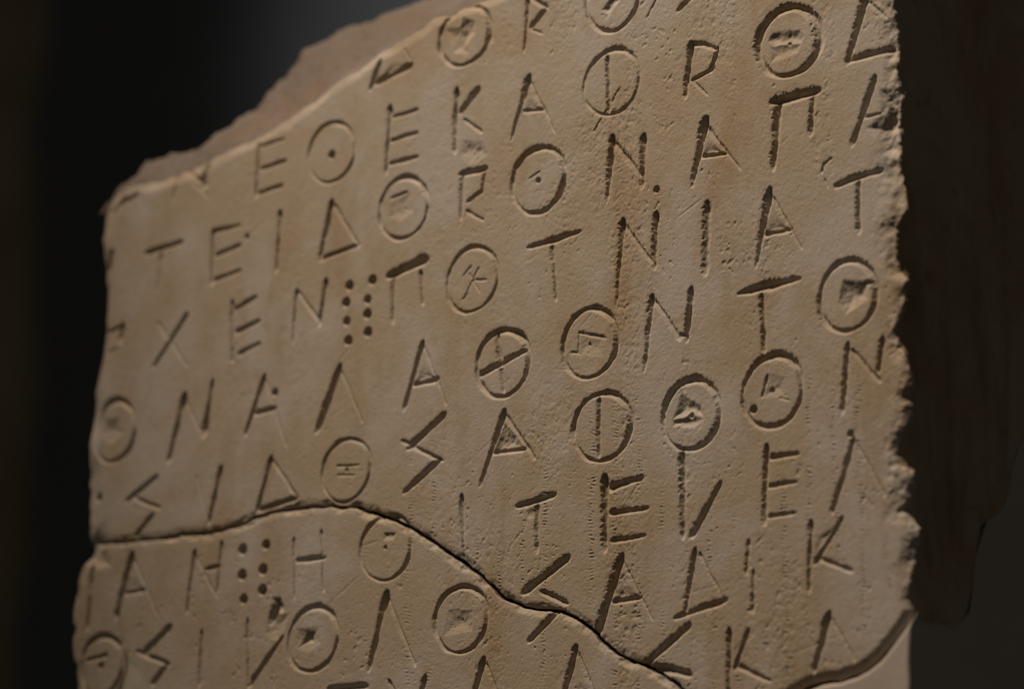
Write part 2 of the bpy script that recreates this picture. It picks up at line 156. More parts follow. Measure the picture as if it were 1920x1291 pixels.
FILLER_OUTLINE = [(-181.1,-94.9),(-175.8,-98.5),(-172.1,-103.7),(-167.3,-110.0),(-164.7,-121.1),(-184.2,-119.1),(-183.0,-107.3),(-182.2,-99.9)]
SIDE_CRACK = [(-187.5,-77.5),(-185.3,-84.0),(-184.0,-89.3),(-182.2,-94.3),(-182.8,-99.8),(-185.2,-107.0),(-185.8,-118.1)]
SIDE_END = [(11.6, -118.7), (23.7, -118.5), (32.5, -117.4), (38.0, -110.9), (42.0, -100.9), (44.3, -89.3), (47.6, -80.2), (55.7, -75.5), (63.2, -71.6), (67.2, -64.2), (73.5, -49.5), (83.4, -37.8), (111.5, -12.2)]
TOP_EDGE = [(168.0,130.7),(103.5,141.2),(28.2,145.4),(8.7,139.5),(-13.0,135.7),(-24.8,135.0),(-31.0,133.4),(-37.6,133.5),(-45.2,129.7),(-50.5,128.2),(-56.9,126.6),(-65.8,124.5),(-74.3,120.2),(-82.6,117.4),(-89.3,115.5),(-96.1,111.6),(-102.9,109.5),(-108.1,106.6),(-114.7,104.9),(-124.0,102.3),(-132.0,100.8),(-148.2,97.5),(-164.5,94.6),(-172.8,94.0),(-183.4,94.4),(-190.9,94.2),(-197.0,91.7),(-200.0,89.2)]
TOP_RIDGE = [(137.9,161.5,50.0),(70.6,168.3,50.0),(-7.9,176.4,50.0),(-35.4,176.6,50.0),(-58.2,170.7,50.0),(-70.5,166.9,50.0),(-77.1,164.9,50.0),(-83.7,163.9,49.7),(-91.2,163.3,49.1),(-96.5,162.9,48.7),(-102.8,162.6,48.2),(-111.4,160.8,47.2),(-119.4,158.6,46.1),(-126.4,155.2,44.0),(-132.0,152.3,42.2),(-135.9,147.0,38.5),(-139.7,140.2,34.6),(-142.7,133.7,31.8),(-146.4,127.4,28.3),(-152.1,123.2,23.7),(-156.7,117.7,19.6),(-169.2,109.9,15.0),(-186.7,107.4,16.0),(-192.3,107.8,14.0),(-198.4,101.5,9.0),(-200.5,98.3,6.8),(-203.2,90.6,3.2),(-205.4,85.3,2.5)]
CORNER_FLAKE = [(-211.2, -51.5), (-203.1, -46.1), (-193.2, -51.6), (-190.7, -59.3), (-197.1, -58.3), (-205.5, -55.6), (-210.9, -60.0)]

# ------------------------------------------------------------------ helpers
def link(o, parent=None):
    COL.objects.link(o)
    if parent is not None:
        o.parent = parent
    return o

def thing(name, label, cat, loc=(0, 0, 0)):
    o = bpy.data.objects.new(name, None)
    link(o)
    o.location = loc
    o['label'] = label
    o['category'] = cat
    return o

def lattice(seed, nx, ny):
    return np.random.RandomState(seed).rand(nx, ny).astype(np.float32) * 2 - 1

def vnoise(u, v, su, sv, seed):
    """smooth value noise, -1..1, feature size su x sv"""
    x = u / su + 1000.37 ; y = v / sv + 1000.71
    xi = np.floor(x).astype(np.int64); yi = np.floor(y).astype(np.int64)
    fx = (x - xi).astype(np.float32); fy = (y - yi).astype(np.float32)
    fx = fx * fx * fx * (fx * (fx * 6 - 15) + 10); fy = fy * fy * fy * (fy * (fy * 6 - 15) + 10)
    N = 512
    L = lattice(seed, N, N)
    a = L[xi % N, yi % N]; b = L[(xi + 1) % N, yi % N]
    c = L[xi % N, (yi + 1) % N]; d = L[(xi + 1) % N, (yi + 1) % N]
    return (a * (1 - fx) + b * fx) * (1 - fy) + (c * (1 - fx) + d * fx) * fy

def fbm(u, v, s, seed, octaves=4, sv=None, gain=0.5):
    sv = s if sv is None else sv
    t = 0; amp = 1.0; tot = 0
    ca, sa = math.cos(0.6), math.sin(0.6)
    for k in range(octaves):
        t = t + amp * vnoise(u, v, s, sv, seed + 17 * k)
        tot += amp; amp *= gain; s *= 0.5; sv *= 0.5
        if abs(s - sv) < 1e-6:
            u, v = u * ca - v * sa, u * sa + v * ca
    return t / tot

def smooth(a, b, x):
    t = np.clip((x - a) / (b - a), 0, 1)
    return t * t * (3 - 2 * t)

def seg_dist(U, V, a, b):
    du, dv = b[0] - a[0], b[1] - a[1]
    l2 = du * du + dv * dv + 1e-9
    t = np.clip(((U - a[0]) * du + (V - a[1]) * dv) / l2, 0, 1)
    return np.hypot(U - (a[0] + t * du), V - (a[1] + t * dv)), t

def polygon_sdf(U, V, poly, reach):
    """signed distance, positive inside, capped at reach"""
    D = np.full(U.shape, reach, np.float32)
    inside = np.zeros(U.shape, bool)
    n = len(poly)
    for i in range(n):
        a, b = poly[i], poly[(i + 1) % n]
        if a[1] != b[1]:
            cond = (V > a[1]) != (V > b[1])
            xs = a[0] + (V - a[1]) * (b[0] - a[0]) / (b[1] - a[1])
            inside ^= cond & (U < xs)
        box = ((U > min(a[0], b[0]) - reach) & (U < max(a[0], b[0]) + reach) &
               (V > min(a[1], b[1]) - reach) & (V < max(a[1], b[1]) + reach))
        if box.any():
            d, _ = seg_dist(U[box], V[box], a, b)
            D[box] = np.minimum(D[box], d)
    return np.where(inside, D, -D)

def make_mesh(name, verts, faces, mat, parent, normals=None):
    """verts (n,3) metres, faces (m,4) or list of polygons; one linked smooth mesh object"""
    me = bpy.data.meshes.new(name)
    if isinstance(faces, np.ndarray):
        m, k = faces.shape
        me.vertices.add(len(verts)); me.vertices.foreach_set('co', np.ascontiguousarray(verts, np.float32).ravel())
        me.loops.add(m * k); me.loops.foreach_set('vertex_index', np.ascontiguousarray(faces, np.int32).ravel())
        me.polygons.add(m)
        me.polygons.foreach_set('loop_start', np.arange(0, m * k, k, dtype=np.int32))
        me.polygons.foreach_set('use_smooth', np.ones(m, bool))
        me.update(calc_edges=True)
    else:
        me.from_pydata([tuple(v) for v in verts], [], faces)
        me.polygons.foreach_set('use_smooth', np.ones(len(me.polygons), bool))
        me.update()
    if normals is not None:
        me.normals_split_custom_set_from_vertices(normals.tolist())
    me.materials.append(mat)
    o = bpy.data.objects.new(name, me)
    link(o, parent)
    return o

# ------------------------------------------------------------------ materials
def N(nt, kind, **kw):
    n = nt.nodes.new(kind)
    for k, v in kw.items():
        setattr(n, k, v)
    return n

def mix_color(nt, fac, a, b, blend='MIX'):
    m = N(nt, 'ShaderNodeMix', data_type='RGBA', blend_type=blend)
    for s, val in ((m.inputs[0], fac), (m.inputs[6], a), (m.inputs[7], b)):
        if isinstance(val, bpy.types.NodeSocket):
            nt.links.new(val, s)
        elif isinstance(val, (int, float)):
            s.default_value = val
        else:
            s.default_value = (*val, 1)
    return m.outputs[2]

def noise_fac(nt, vec, scale, detail, lo, hi, rough=0.55, dist=0.0):
    n = N(nt, 'ShaderNodeTexNoise')
    n.inputs['Scale'].default_value = scale
    n.inputs['Detail'].default_value = detail
    n.inputs['Roughness'].default_value = rough
    n.inputs['Distortion'].default_value = dist
    nt.links.new(vec, n.inputs['Vector'])
    r = N(nt, 'ShaderNodeMapRange', clamp=True)
    r.interpolation_type = 'SMOOTHSTEP'
    r.inputs['From Min'].default_value = lo
    r.inputs['From Max'].default_value = hi
    nt.links.new(n.outputs['Fac'], r.inputs['Value'])
    return r.outputs['Result']

def stone_material(name, base, warm, pale, dark, rough=0.72, bump=0.32, speck=True, veins=0.5, spec=0.3):
    m = bpy.data.materials.new(name)
    m.use_nodes = True
    nt = m.node_tree
    p = nt.nodes['Principled BSDF']
    geo = N(nt, 'ShaderNodeNewGeometry')
    pos = geo.outputs['Position']
    stretch = N(nt, 'ShaderNodeMapping')
    stretch.inputs['Scale'].default_value = (1, 1, 0.28)
    nt.links.new(pos, stretch.inputs['Vector'])
    c = mix_color(nt, noise_fac(nt, pos, 22, 5, 0.38, 0.66, 0.6, 0.6), base, pale)
    f1 = noise_fac(nt, stretch.outputs[0], 34, 6, 0.48, 0.74, 0.62, 0.5)
    mm = N(nt, 'ShaderNodeMath', operation='MULTIPLY'); mm.inputs[1].default_value = veins
    nt.links.new(f1, mm.inputs[0])
    c = mix_color(nt, mm.outputs[0], c, warm)
    f2 = noise_fac(nt, pos, 75, 4, 0.56, 0.78, 0.6, 0.3)
    m2 = N(nt, 'ShaderNodeMath', operation='MULTIPLY'); m2.inputs[1].default_value = veins * 0.8
    nt.links.new(f2, m2.inputs[0])
    c = mix_color(nt, m2.outputs[0], c, warm)
    if speck:
        f3 = noise_fac(nt, pos, 520, 3, 0.60, 0.76)
        m3 = N(nt, 'ShaderNodeMath', operation='MULTIPLY'); m3.inputs[1].default_value = 0.30
        nt.links.new(f3, m3.inputs[0])
        c = mix_color(nt, m3.outputs[0], c, dark)
        f4 = noise_fac(nt, pos, 900, 2, 0.62, 0.8)
        m4 = N(nt, 'ShaderNodeMath', operation='MULTIPLY'); m4.inputs[1].default_value = 0.25
        nt.links.new(f4, m4.inputs[0])
        c = mix_color(nt, m4.outputs[0], c, pale)
    nt.links.new(c, p.inputs['Base Color'])
    p.inputs['Roughness'].default_value = rough
    p.inputs['Specular IOR Level'].default_value = spec
    n1 = N(nt, 'ShaderNodeTexNoise'); n1.inputs['Scale'].default_value = 1400; n1.inputs['Detail'].default_value = 4
    nt.links.new(pos, n1.inputs['Vector'])
    b = N(nt, 'ShaderNodeBump'); b.inputs['Strength'].default_value = bump; b.inputs['Distance'].default_value = 0.0004
    nt.links.new(n1.outputs['Fac'], b.inputs['Height'])
    nt.links.new(b.outputs['Normal'], p.inputs['Normal'])
    return m

MARBLE = stone_material('weathered_marble', (0.425, 0.345, 0.25), (0.345, 0.24, 0.13), (0.48, 0.425, 0.365), (0.19, 0.14, 0.10), veins=0.72)
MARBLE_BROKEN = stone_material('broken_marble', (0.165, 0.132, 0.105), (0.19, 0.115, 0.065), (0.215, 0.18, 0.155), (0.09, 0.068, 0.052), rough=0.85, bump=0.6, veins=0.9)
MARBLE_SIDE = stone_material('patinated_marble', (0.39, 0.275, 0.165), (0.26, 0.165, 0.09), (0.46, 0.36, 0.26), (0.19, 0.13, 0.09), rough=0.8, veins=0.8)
PLASTER = stone_material('pale_plaster', (0.46, 0.395, 0.34), (0.42, 0.35, 0.29), (0.50, 0.435, 0.38), (0.36, 0.30, 0.25), rough=0.8, bump=0.08, speck=False, veins=0.4)
FILLER = stone_material('yellowish_filler', (0.46, 0.42, 0.31), (0.40, 0.35, 0.24), (0.52, 0.47, 0.37), (0.4, 0.34, 0.24), rough=0.8, bump=0.1, speck=False)
BROWN_STONE = stone_material('dark_brown_stone', (0.34, 0.26, 0.14), (0.27, 0.19, 0.09), (0.40, 0.32, 0.19), (0.10, 0.07, 0.04), rough=0.9, bump=0.3)
WALL = stone_material('charcoal_wall_paint', (0.15, 0.158, 0.165), (0.14, 0.148, 0.155), (0.16, 0.168, 0.175), (0.08, 0.08, 0.085), rough=0.9, bump=0.05, speck=False)

# ------------------------------------------------------------------ the setting
def plain_box(name, size, mat, parent=None):
    x, y, z = (s / 2 for s in size)
    v = [(-x, -y, -z), (x, -y, -z), (x, y, -z), (-x, y, -z), (-x, -y, z), (x, -y, z), (x, y, z), (-x, y, z)]
    f = [(0, 3, 2, 1), (4, 5, 6, 7), (0, 1, 5, 4), (1, 2, 6, 5), (2, 3, 7, 6), (3, 0, 4, 7)]
    o = make_mesh(name, v, f, mat, parent)
    o.data.polygons.foreach_set('use_smooth', np.zeros(6, bool))
    return o

yaw = math.atan2(0.59592, 0.80302)
wall = plain_box('wall', (6.0, 0.06, 3.2), WALL)
wall.location = (-1.18, 1.60, 0.5)
wall.rotation_euler = (0, 0, yaw)
wall['kind'] = 'structure'

# ------------------------------------------------------------------ the inscribed face as a height field
G = 0.30                                            # grid step, mm
us = np.arange(-212.0, 176.0, G); vvv = np.arange(-158.0, 164.0, G)
UU, VV = np.meshgrid(us, vvv, indexing='ij')
UU = UU.astype(np.float32); VV = VV.astype(np.float32)
NU, NV = UU.shape

right_w = smooth(-60, 60, UU)                       # the tooling shows more towards the right and below
low_w = smooth(-10, -60, VV)
base = 0.22 * fbm(UU, VV, 70, 1, 3) + 0.10 * fbm(UU, VV, 16, 2, 3)
base += 0.035 * fbm(UU, VV, 2.6, 3, 3)
ru = UU * 0.8 + VV * 0.6; rv = VV * 0.8 - UU * 0.6     # turned axes, so fine grain does not line up with the grid
base += (0.020 + 0.014 * right_w) * vnoise(ru, rv, 0.85, 0.85, 4) + 0.012 * vnoise(rv, ru, 0.62, 0.62, 18) + 0.012 * vnoise(UU, VV, 1.3, 1.3, 14)
# worn patches with a rougher, sugary surface, stretched upright
rough_mask = smooth(0.05, 0.45, fbm(UU, VV, 14, 5, 4, sv=45)) * (0.35 + 0.65 * right_w)
base -= rough_mask * (0.16 * np.clip(fbm(ru, rv, 1.9, 6, 3) * 2.2, 0, 1) + 0.06 * vnoise(ru, rv, 1.0, 1.0, 7))
# scattered small pits
pit = fbm(ru, rv, 2.0, 8, 2) + 0.4 * vnoise(UU, VV, 9, 14, 9)
base -= 0.24 * smooth(0.68, 1.05, pit) * (0.25 + 0.75 * np.maximum(right_w, low_w))
base += 0.018 * (0.3 + low_w * right_w) * vnoise(UU, VV, 2.4, 70, 17)
base -= 0.13 * smooth(0.55, 0.8, fbm(ru, rv, 1.1, 15, 2)) * (0.2 + 0.8 * np.maximum(right_w * 0.6, low_w))
# columns of toothed chisel marks: short level nicks one above the other
period = 10.2
wob = 0.9 * vnoise(UU, VV, 60, 18, 10)
colx = (UU + wob) / period
ci = np.floor(colx)
off = (colx - ci - 0.5) * period
col_rand = np.random.RandomState(5).rand(200)[(ci.astype(int)) % 200].astype(np.float32)
rows_ = VV / 1.3 + col_rand * 7 + 0.55 * vnoise(UU, VV, 5, 4, 11) + 0.16 * off
nick = np.clip(np.cos(rows_ * 2 * math.pi), 0, 1) ** 2 * np.exp(-((off + 0.6 * vnoise(UU, VV, 3, 2, 16)) / (0.7 + 0.6 * col_rand)) ** 2)
zone = np.clip(low_w * smooth(-75, -10, UU) * 1.1 + 0.25 * low_w, 0, 1) * smooth(-0.25, 0.35, fbm(UU, VV, 20, 12, 2, sv=30) + (col_rand - 0.45))
base -= 0.42 * nick * zone * np.clip(0.5 + 0.9 * vnoise(ru, rv, 1.7, 1.7, 13), 0, 1.2)

# a few old scratches
rs = np.random.RandomState(12)
for _ in range(26):
    a0, b0, L_, th = rs.uniform(-190, 150), rs.uniform(-135, 70), rs.uniform(6, 30), rs.uniform(0.1, 0.9) * (1 if rs.rand() < 0.75 else -1)
    a1, b1 = a0 + L_ * math.cos(th), b0 + L_ * math.sin(th)
    box = (UU > a0 - 1) & (UU < a1 + 1) & (VV > min(b0, b1) - 1) & (VV < max(b0, b1) + 1)
    d, t = seg_dist(UU[box], VV[box], (a0, b0), (a1, b1))
    base[box] -= rs.uniform(0.08, 0.2) * np.clip(1 - d / 0.55, 0, 1) * np.sin(np.pi * np.clip(t, 0, 1))

# ---- carving
carve = np.zeros_like(UU)
owner = np.full(UU.shape, -1, np.int16)
strength = np.zeros_like(UU)
jag = 1 + 0.10 * fbm(ru, rv, 3.4, 21, 2) + (0.05 + 0.11 * right_w) * vnoise(ru, rv, 0.75, 0.75, 22)
bottom_rough = fbm(ru, rv, 1.8, 23, 3)

def window(u0, u1, v0, v1):
    i0 = max(0, int((u0 - us[0]) / G)); i1 = min(NU, int((u1 - us[0]) / G) + 2)
    j0 = max(0, int((v0 - vvv[0]) / G)); j1 = min(NV, int((v1 - vvv[0]) / G) + 2)
    return slice(i0, i1), slice(j0, j1)

def cut(win, h, idx):
    c = carve[win]
    deeper = h < c
    carve[win] = np.where(deeper, h, c)
    st = strength[win]
    own = owner[win]
    mine = (h < -0.07) & (h < st)
    own[mine] = idx
    st[mine] = h[mine]

WIDEN = 1.09
def groove(d, hw, depth, worn=0.4):
    t = np.clip(d / hw, 0, 1.35)
    v = np.clip(1 - t, 0, 1)
    body = v - 0.10 * np.clip(1 - 4 * t, 0, 1)        # V with a slightly blunted bottom
    lip = 0.055 * np.clip(1.35 - t, 0, 0.35) / 0.35      # worn lip on the ragged flank only
    return -(body * depth + lip * depth * worn)

for idx, (frag, label, parts) in enumerate(LETTERS):
    for s in parts:
        if s[0] == 'S':
            _, a0, b0, a1, b1, w0, w1 = s[:7]
            dm = (s[7] if len(s) > 7 else 1.0) ** 0.6
            w0 = max(w0, 1.25); w1 = max(w1, 1.1)
            l_ = math.hypot(a1 - a0, b1 - b0) + 1e-6
            du_, dv_ = (a1 - a0) / l_, (b1 - b0) / l_
            a0 -= du_ * w0 * 0.35; b0 -= dv_ * w0 * 0.35; a1 += du_ * w1 * 0.35; b1 += dv_ * w1 * 0.35
            pad = max(w0, w1) * WIDEN + 1
            win = window(min(a0, a1) - pad, max(a0, a1) + pad, min(b0, b1) - pad, max(b0, b1) + pad)
            u, v = UU[win], VV[win]
            bend = 0.22 * vnoise(u, v, 6, 6, 100 + idx % 7)
            uu_, vv_ = u + bend, v + bend * 0.7
            d, t = seg_dist(uu_, vv_, (a0, b0), (a1, b1))
            ln = math.hypot(a1 - a0, b1 - b0) + 1e-6
            along = ((uu_ - a0) * (a1 - a0) + (vv_ - b0) * (b1 - b0)) / ln
            cross = ((uu_ - a0) * (b1 - b0) - (vv_ - b0) * (a1 - a0)) / ln
            nsign = 1.0 if (b1 - b0) * -0.5 + -(a1 - a0) * 0.85 > 0 else -1.0
            side = smooth(-0.25, 0.25, cross * nsign)        # 1 on the upper left flank, where the chisel left it ragged
            w_ = np.maximum((w0 + (w1 - w0) * t) * WIDEN / 2, 0.5)
            endt = np.minimum(along, ln - along)
            taper = 0.3 + 0.7 * smooth(-0.4 * max(w0, w1), 0.6 * max(w0, w1), endt)
            swell = 1 + 0.14 * vnoise(u, v, 5, 5, 120 + idx)
            hw = w_ * swell * (1.02 - 0.14 * (1 - side) + side * (jag[win] - 1) * 1.6 + (1 - side) * (jag[win] - 1) * 0.3)
            hw = np.maximum(hw, 0.3)
            depth = np.minimum(w_ * 1.06, 2.6) * dm * taper * swell
            h = groove(d, hw * (0.35 + 0.65 * taper), depth, side)
            h += 0.13 * bottom_rough[win] * smooth(-0.2, -0.6, h) * (0.5 + right_w[win])
            cut(win, np.minimum(h, 0), idx)
        elif s[0] == 'O':
            _, cu, cv, rx, ry, w = s
            R_ = max(rx, ry) + w * 2 + 1
            win = window(cu - R_, cu + R_, cv - R_, cv + R_)
            u, v = UU[win] - cu, VV[win] - cv
            ang = np.arctan2(v / ry, u / rx)
            wobble = 0.17 * np.sin(2 * ang + idx) + 0.13 * np.sin(3 * ang + 2.1 * idx) + 0.10 * vnoise(u + 9 * idx, v, 3.0, 3.0, 140)
            rad = np.hypot(u / rx, v / ry)
            d = np.abs(rad - 1) * (rx + ry) / 2
            d = np.abs((rad - 1) * (rx + ry) / 2 - wobble)
            # strokes thin out at nine o'clock, as in a hand-cut ring
            vary = 0.98 + 0.18 * np.sin(ang * 1 + 0.6) + 0.14 * np.sin(2 * ang + idx * 1.7) + 0.22 * vnoise(u + 7 * idx, v, 4, 4, 141)
            outer = ((rad > 1) == ((u * -0.5 + v * 0.85) > 0)).astype(np.float32)
            hw = np.maximum(w * WIDEN / 2 * vary, 0.7) * (0.90 + 0.14 * outer + (jag[win] - 1) * (0.3 + 1.2 * outer))
            h = groove(d, hw, np.minimum(w * WIDEN / 2 * vary * 1.0, 2.0), outer)
            h += 0.10 * bottom_rough[win] * smooth(-0.2, -0.6, h)
            cut(win, np.minimum(h, 0), idx)
        elif s[0] == 'D':
            _, cu, cv, r = s
            r = r * 1.08
            win = window(cu - r - 1, cu + r + 1, cv - r - 1, cv + r + 1)
            d = np.hypot(UU[win] - cu, VV[win] - cv) / (r * (0.9 + 0.1 * jag[win]))
            h = -1.35 * r * np.clip(1 - d * d, 0, 1) ** 0.8
            cut(win, h, idx)
        else:
            _, poly, depth, edge, rough = s
            pu = [q[0] for q in poly]; pv = [q[1] for q in poly]
            win = window(min(pu) - 2, max(pu) + 2, min(pv) - 2, max(pv) + 2)
            u, v = UU[win], VV[win]
            sd = polygon_sdf(u + 0.3 * vnoise(u, v, 2, 2, 31), v + 0.3 * vnoise(u, v, 2, 2, 32), poly, 12)
            inner = max(1.2, float(sd.max()))
            if len(poly) == 3:                       # wedge: sinks from the first corner to the opposite side
                mu, mv = (pu[1] + pu[2]) / 2, (pv[1] + pv[2]) / 2
                l2 = (mu - pu[0]) ** 2 + (mv - pv[0]) ** 2
                t = np.clip(((u - pu[0]) * (mu - pu[0]) + (v - pv[0]) * (mv - pv[0])) / l2, 0, 1)
                fade = smooth(-0.3, 2.4, sd) * t ** 2.6 * 1.05
            else:                                    # dish
                fade = 0.15 * smooth(-0.4, edge * 0.35, sd) + 0.85 * smooth(-0.6, inner, sd)
            h = -depth * fade * (1 + 0.4 * rough * fbm(u, v, 3.2, 33 + idx, 3)) + 0.16 * rough * fade * fbm(u * 0.8 + v * 0.6, v * 0.8 - u * 0.6, 1.5, 34, 2)
            cut(win, np.minimum(h, 0), idx)

# the hairline break at the lower left corner
for a, b in zip(SIDE_CRACK[:-1], SIDE_CRACK[1:]):
    win = window(min(a[0], b[0]) - 4, max(a[0], b[0]) + 4, min(a[1], b[1]) - 4, max(a[1], b[1]) + 4)
    u, v = UU[win], VV[win]
    d, t = seg_dist(u + 0.5 * vnoise(u, v, 4, 4, 41), v, a, b)
    carve[win] = np.minimum(carve[win], groove(d, 1.1 * jag[win], 2.6))

def sheet_normals(X, Y, Z):
    """vertex normals of the grid surface (Y is depth into the stone)"""
    gu = np.gradient(Y, axis=0) / G; gv = np.gradient(Y, axis=1) / G
    n = np.stack([gu, -np.ones_like(gu), gv], -1)
    return n / np.linalg.norm(n, axis=-1, keepdims=True)

def edge_profile(sd, r):
    t = np.clip(1 - sd / r, 0, 1)
    return -r * (1 - np.sqrt(np.clip(1 - t * t * 0.985, 0, 1)))

def dist_to_chain(U, V, chain, reach):
    D = np.full(U.shape, reach, np.float32)
    for a, b in zip(chain[:-1], chain[1:]):
        box = ((U > min(a[0], b[0]) - reach) & (U < max(a[0], b[0]) + reach) & (V > min(a[1], b[1]) - reach) & (V < max(a[1], b[1]) + reach))
        if box.any():
            d, _ = seg_dist(U[box], V[box], a, b)
            D[box] = np.minimum(D[box], d)
    return D

def build_block(root, outline, frag, mat, mat_wall, heights, target_fn, class_fn, wall_names, letters, radius_fn, warp, filler=None, extra=None):
    """front sheet trimmed to the outline + rough walls going back; letters become parts"""
    wu = warp(UU, VV)
    wu2 = wu * vnoise(UU, VV, 4.1, 4.1, 51) + 0.40 * wu * vnoise(ru, rv, 1.6, 1.6, 53)
    wv2 = wu * vnoise(UU, VV, 4.1, 4.1, 52) + 0.40 * wu * vnoise(ru, rv, 1.6, 1.6, 54)
    sd = polygon_sdf(UU + wu2, VV + wv2, outline, 16.0)
    inside = sd > 0
    h = heights(sd)
    q = inside[:-1, :-1] | inside[1:, :-1] | inside[1:, 1:] | inside[:-1, 1:]
    # drop quads with fewer than 2 corners inside
    cnt = inside[:-1, :-1].astype(int) + inside[1:, :-1] + inside[1:, 1:] + inside[:-1, 1:]
    q &= cnt >= 2
    gu, gv = np.gradient(sd, G)
    gl = gu * gu + gv * gv + 1e-3
    X = UU.copy(); Z = VV.copy()
    out = ~inside
    stepu = np.clip(-sd * gu / gl, -1.2 * G, 1.2 * G); stepv = np.clip(-sd * gv / gl, -1.2 * G, 1.2 * G)
    X[out] += stepu[out]; Z[out] += stepv[out]
    h0 = heights(np.maximum(sd, 0))
    Y = -np.where(out, h0, h)
    nrm = sheet_normals(X, Y, Z)
    ii, jj = np.nonzero(q)
    idg = np.arange(NU * NV).reshape(NU, NV)
    faces = np.stack([idg[ii, jj], idg[ii + 1, jj], idg[ii + 1, jj + 1], idg[ii, jj + 1]], 1)
    P = np.stack([X, Y, Z], -1).reshape(-1, 3) * 0.001
    NR = nrm.reshape(-1, 3)
    own = owner[ii, jj].astype(int)
    if filler is not None:
        fs = polygon_sdf(UU, VV, filler, 10) > 0
        own[fs[ii, jj]] = 9999
    keep_letters = set(letters)
    own[~np.isin(own, list(keep_letters) + [9999])] = -1

    def emit(name, sel, material):
        f = faces[sel]
        vi, inv = np.unique(f, return_inverse=True)
        return make_mesh(name, P[vi], inv.reshape(f.shape), material, root, NR[vi])
    emit('inscribed_face' if letters else 'front_face', own == -1, mat)
    for k in letters:
        sel = own == k
        if sel.sum() < 6:
            continue
        o = emit('drilled_pit' if 'pit between' in LETTERS[k][1] else 'carved_letter', sel, mat)
        o['label'] = LETTERS[k][1]
    if filler is not None:
        o = emit('filler', own == 9999, FILLER)
        o['label'] = 'yellowish filler in the corner crack'

    # boundary loop
    e = np.concatenate([faces[:, [0, 1]], faces[:, [1, 2]], faces[:, [2, 3]], faces[:, [3, 0]]])
    key = np.minimum(e[:, 0], e[:, 1]) * (NU * NV) + np.maximum(e[:, 0], e[:, 1])
    uq, first, c = np.unique(key, return_index=True, return_counts=True)
    be = e[first[c == 1]]
    nxt = {}
    for a, b in be:
        nxt.setdefault(int(a), []).append(int(b))
    loops = []
    while nxt:
        st = next(iter(nxt)); cur = st; lp = []
        while cur in nxt:
            lp.append(cur)
            b = nxt[cur].pop()
            if not nxt[cur]:
                del nxt[cur]
            cur = b
            if cur == st:
                break
        loops.append(lp)
    loop = np.array(max(loops, key=len))
    B = P[loop] * 1000.0
    n = len(loop)
    def lap(a, it):
        a = a.copy()
        for _ in range(it):
            a = 0.5 * a + 0.25 * (np.roll(a, 1, 0) + np.roll(a, -1, 0))
        return a
    Bs = lap(B, 60); Bss = lap(B, 500)
    mid, back, tuck = target_fn(B, Bss)
    mid = lap(mid, 40); back = lap(back, 60); tuck = lap(tuck, 60)
    rowsP = [B]
    arc = np.concatenate([[0], np.cumsum(np.linalg.norm(np.diff(B, axis=0), axis=1))]).astype(np.float32)
    def wall_noise(k, amp):
        dep = np.full(n, k * 1.8, np.float32)
        seam = np.minimum(1, np.minimum(arc, arc[-1] - arc) / 10)
        return amp * seam * (fbm(arc, dep, 14, 61, 5, gain=0.6) * 1.15)
    # outward direction in the face plane
    tg = np.roll(Bss, -3, 0) - np.roll(Bss, 3, 0)
    outw = np.stack([-tg[:, 2], np.zeros(n), tg[:, 0]], 1)
    outw /= np.linalg.norm(outw, axis=1, keepdims=True) + 1e-9
    cen = B.mean(0)
    if ((B - cen) * outw).sum() < 0:
        outw = -outw
    cls = class_fn(B)
    amp_c = np.select([cls == 0, cls == 1], [3.0, 0.7], 0.8) * (0.12 if frag == 'P' else 1.0)
    amp_c = lap(amp_c[:, None].astype(float), 80)[:, 0]
    K1 = 34
    for k in range(1, K1 + 1):
        t = (k / K1) ** 1.5
        s = min(1, t * 6)
        core = Bs * s + B * (1 - s) if s < 1 else Bs
        s2 = min(1, t * 2)
        core = Bss * s2 + core * (1 - s2)
        p = core * (1 - t) + mid * t
        p = p + outw * (wall_noise(k, 1.0) * amp_c * min(1, t * 5))[:, None]
        rowsP.append(p)
    K2 = 26
    for k in range(1, K2 + 1):
        t = k / K2
        p = mid * (1 - t) + back * t
        p = p + outw * (wall_noise(K1 + k, 1.0) * amp_c)[:, None]
        rowsP.append(p)
    for k in range(1, 7):
        rowsP.append(back * (1 - k / 6) + tuck * (k / 6))
    cc = tuck.mean(0)
    for k in range(1, 5):
        rowsP.append(tuck * (1 - k / 4.0 * 0.97) + cc * (k / 4.0 * 0.97))
    W = np.concatenate(rowsP) * 0.001
    nr = len(rowsP)
    a = np.arange(n); b = (a + 1) % n
    for c_, (nm, mt, lab) in wall_names.items():
        selb = np.nonzero(cls == c_)[0]
        fs = []
        for r in range(nr - 1):
            fs.append(np.stack([r * n + b[selb], r * n + a[selb], (r + 1) * n + a[selb], (r + 1) * n + b[selb]], 1))
        if not len(selb):
            continue
        fs = np.concatenate(fs)
        vi, inv = np.unique(fs, return_inverse=True)
        o = make_mesh(nm, W[vi], inv.reshape(fs.shape), mt, root)
        if lab:
            o['label'] = lab

# the plane of the dark right side
def side_u(v):
    return 166.2 - 0.00014 * v

sv = np.array([s[1] for s in SIDE_END]); sy = np.array([s[0] for s in SIDE_END])

def right_depth(v):
    vs_ = np.array([-118, -117.4, -110.9, -100.9, -89.3, -80.2, -75.5, -71.6, -64.2, -49.5, -37.8, -12.2, 60, 200.])
    ys_ = np.array([31, 33, 38.0, 42.0, 44.3, 47.6, 55.7, 63.2, 67.2, 73.5, 83.4, 111.5, 170, 185.])
    return np.interp(v, vs_, ys_)

TE = np.array(TOP_EDGE); TR = np.array(TOP_RIDGE)

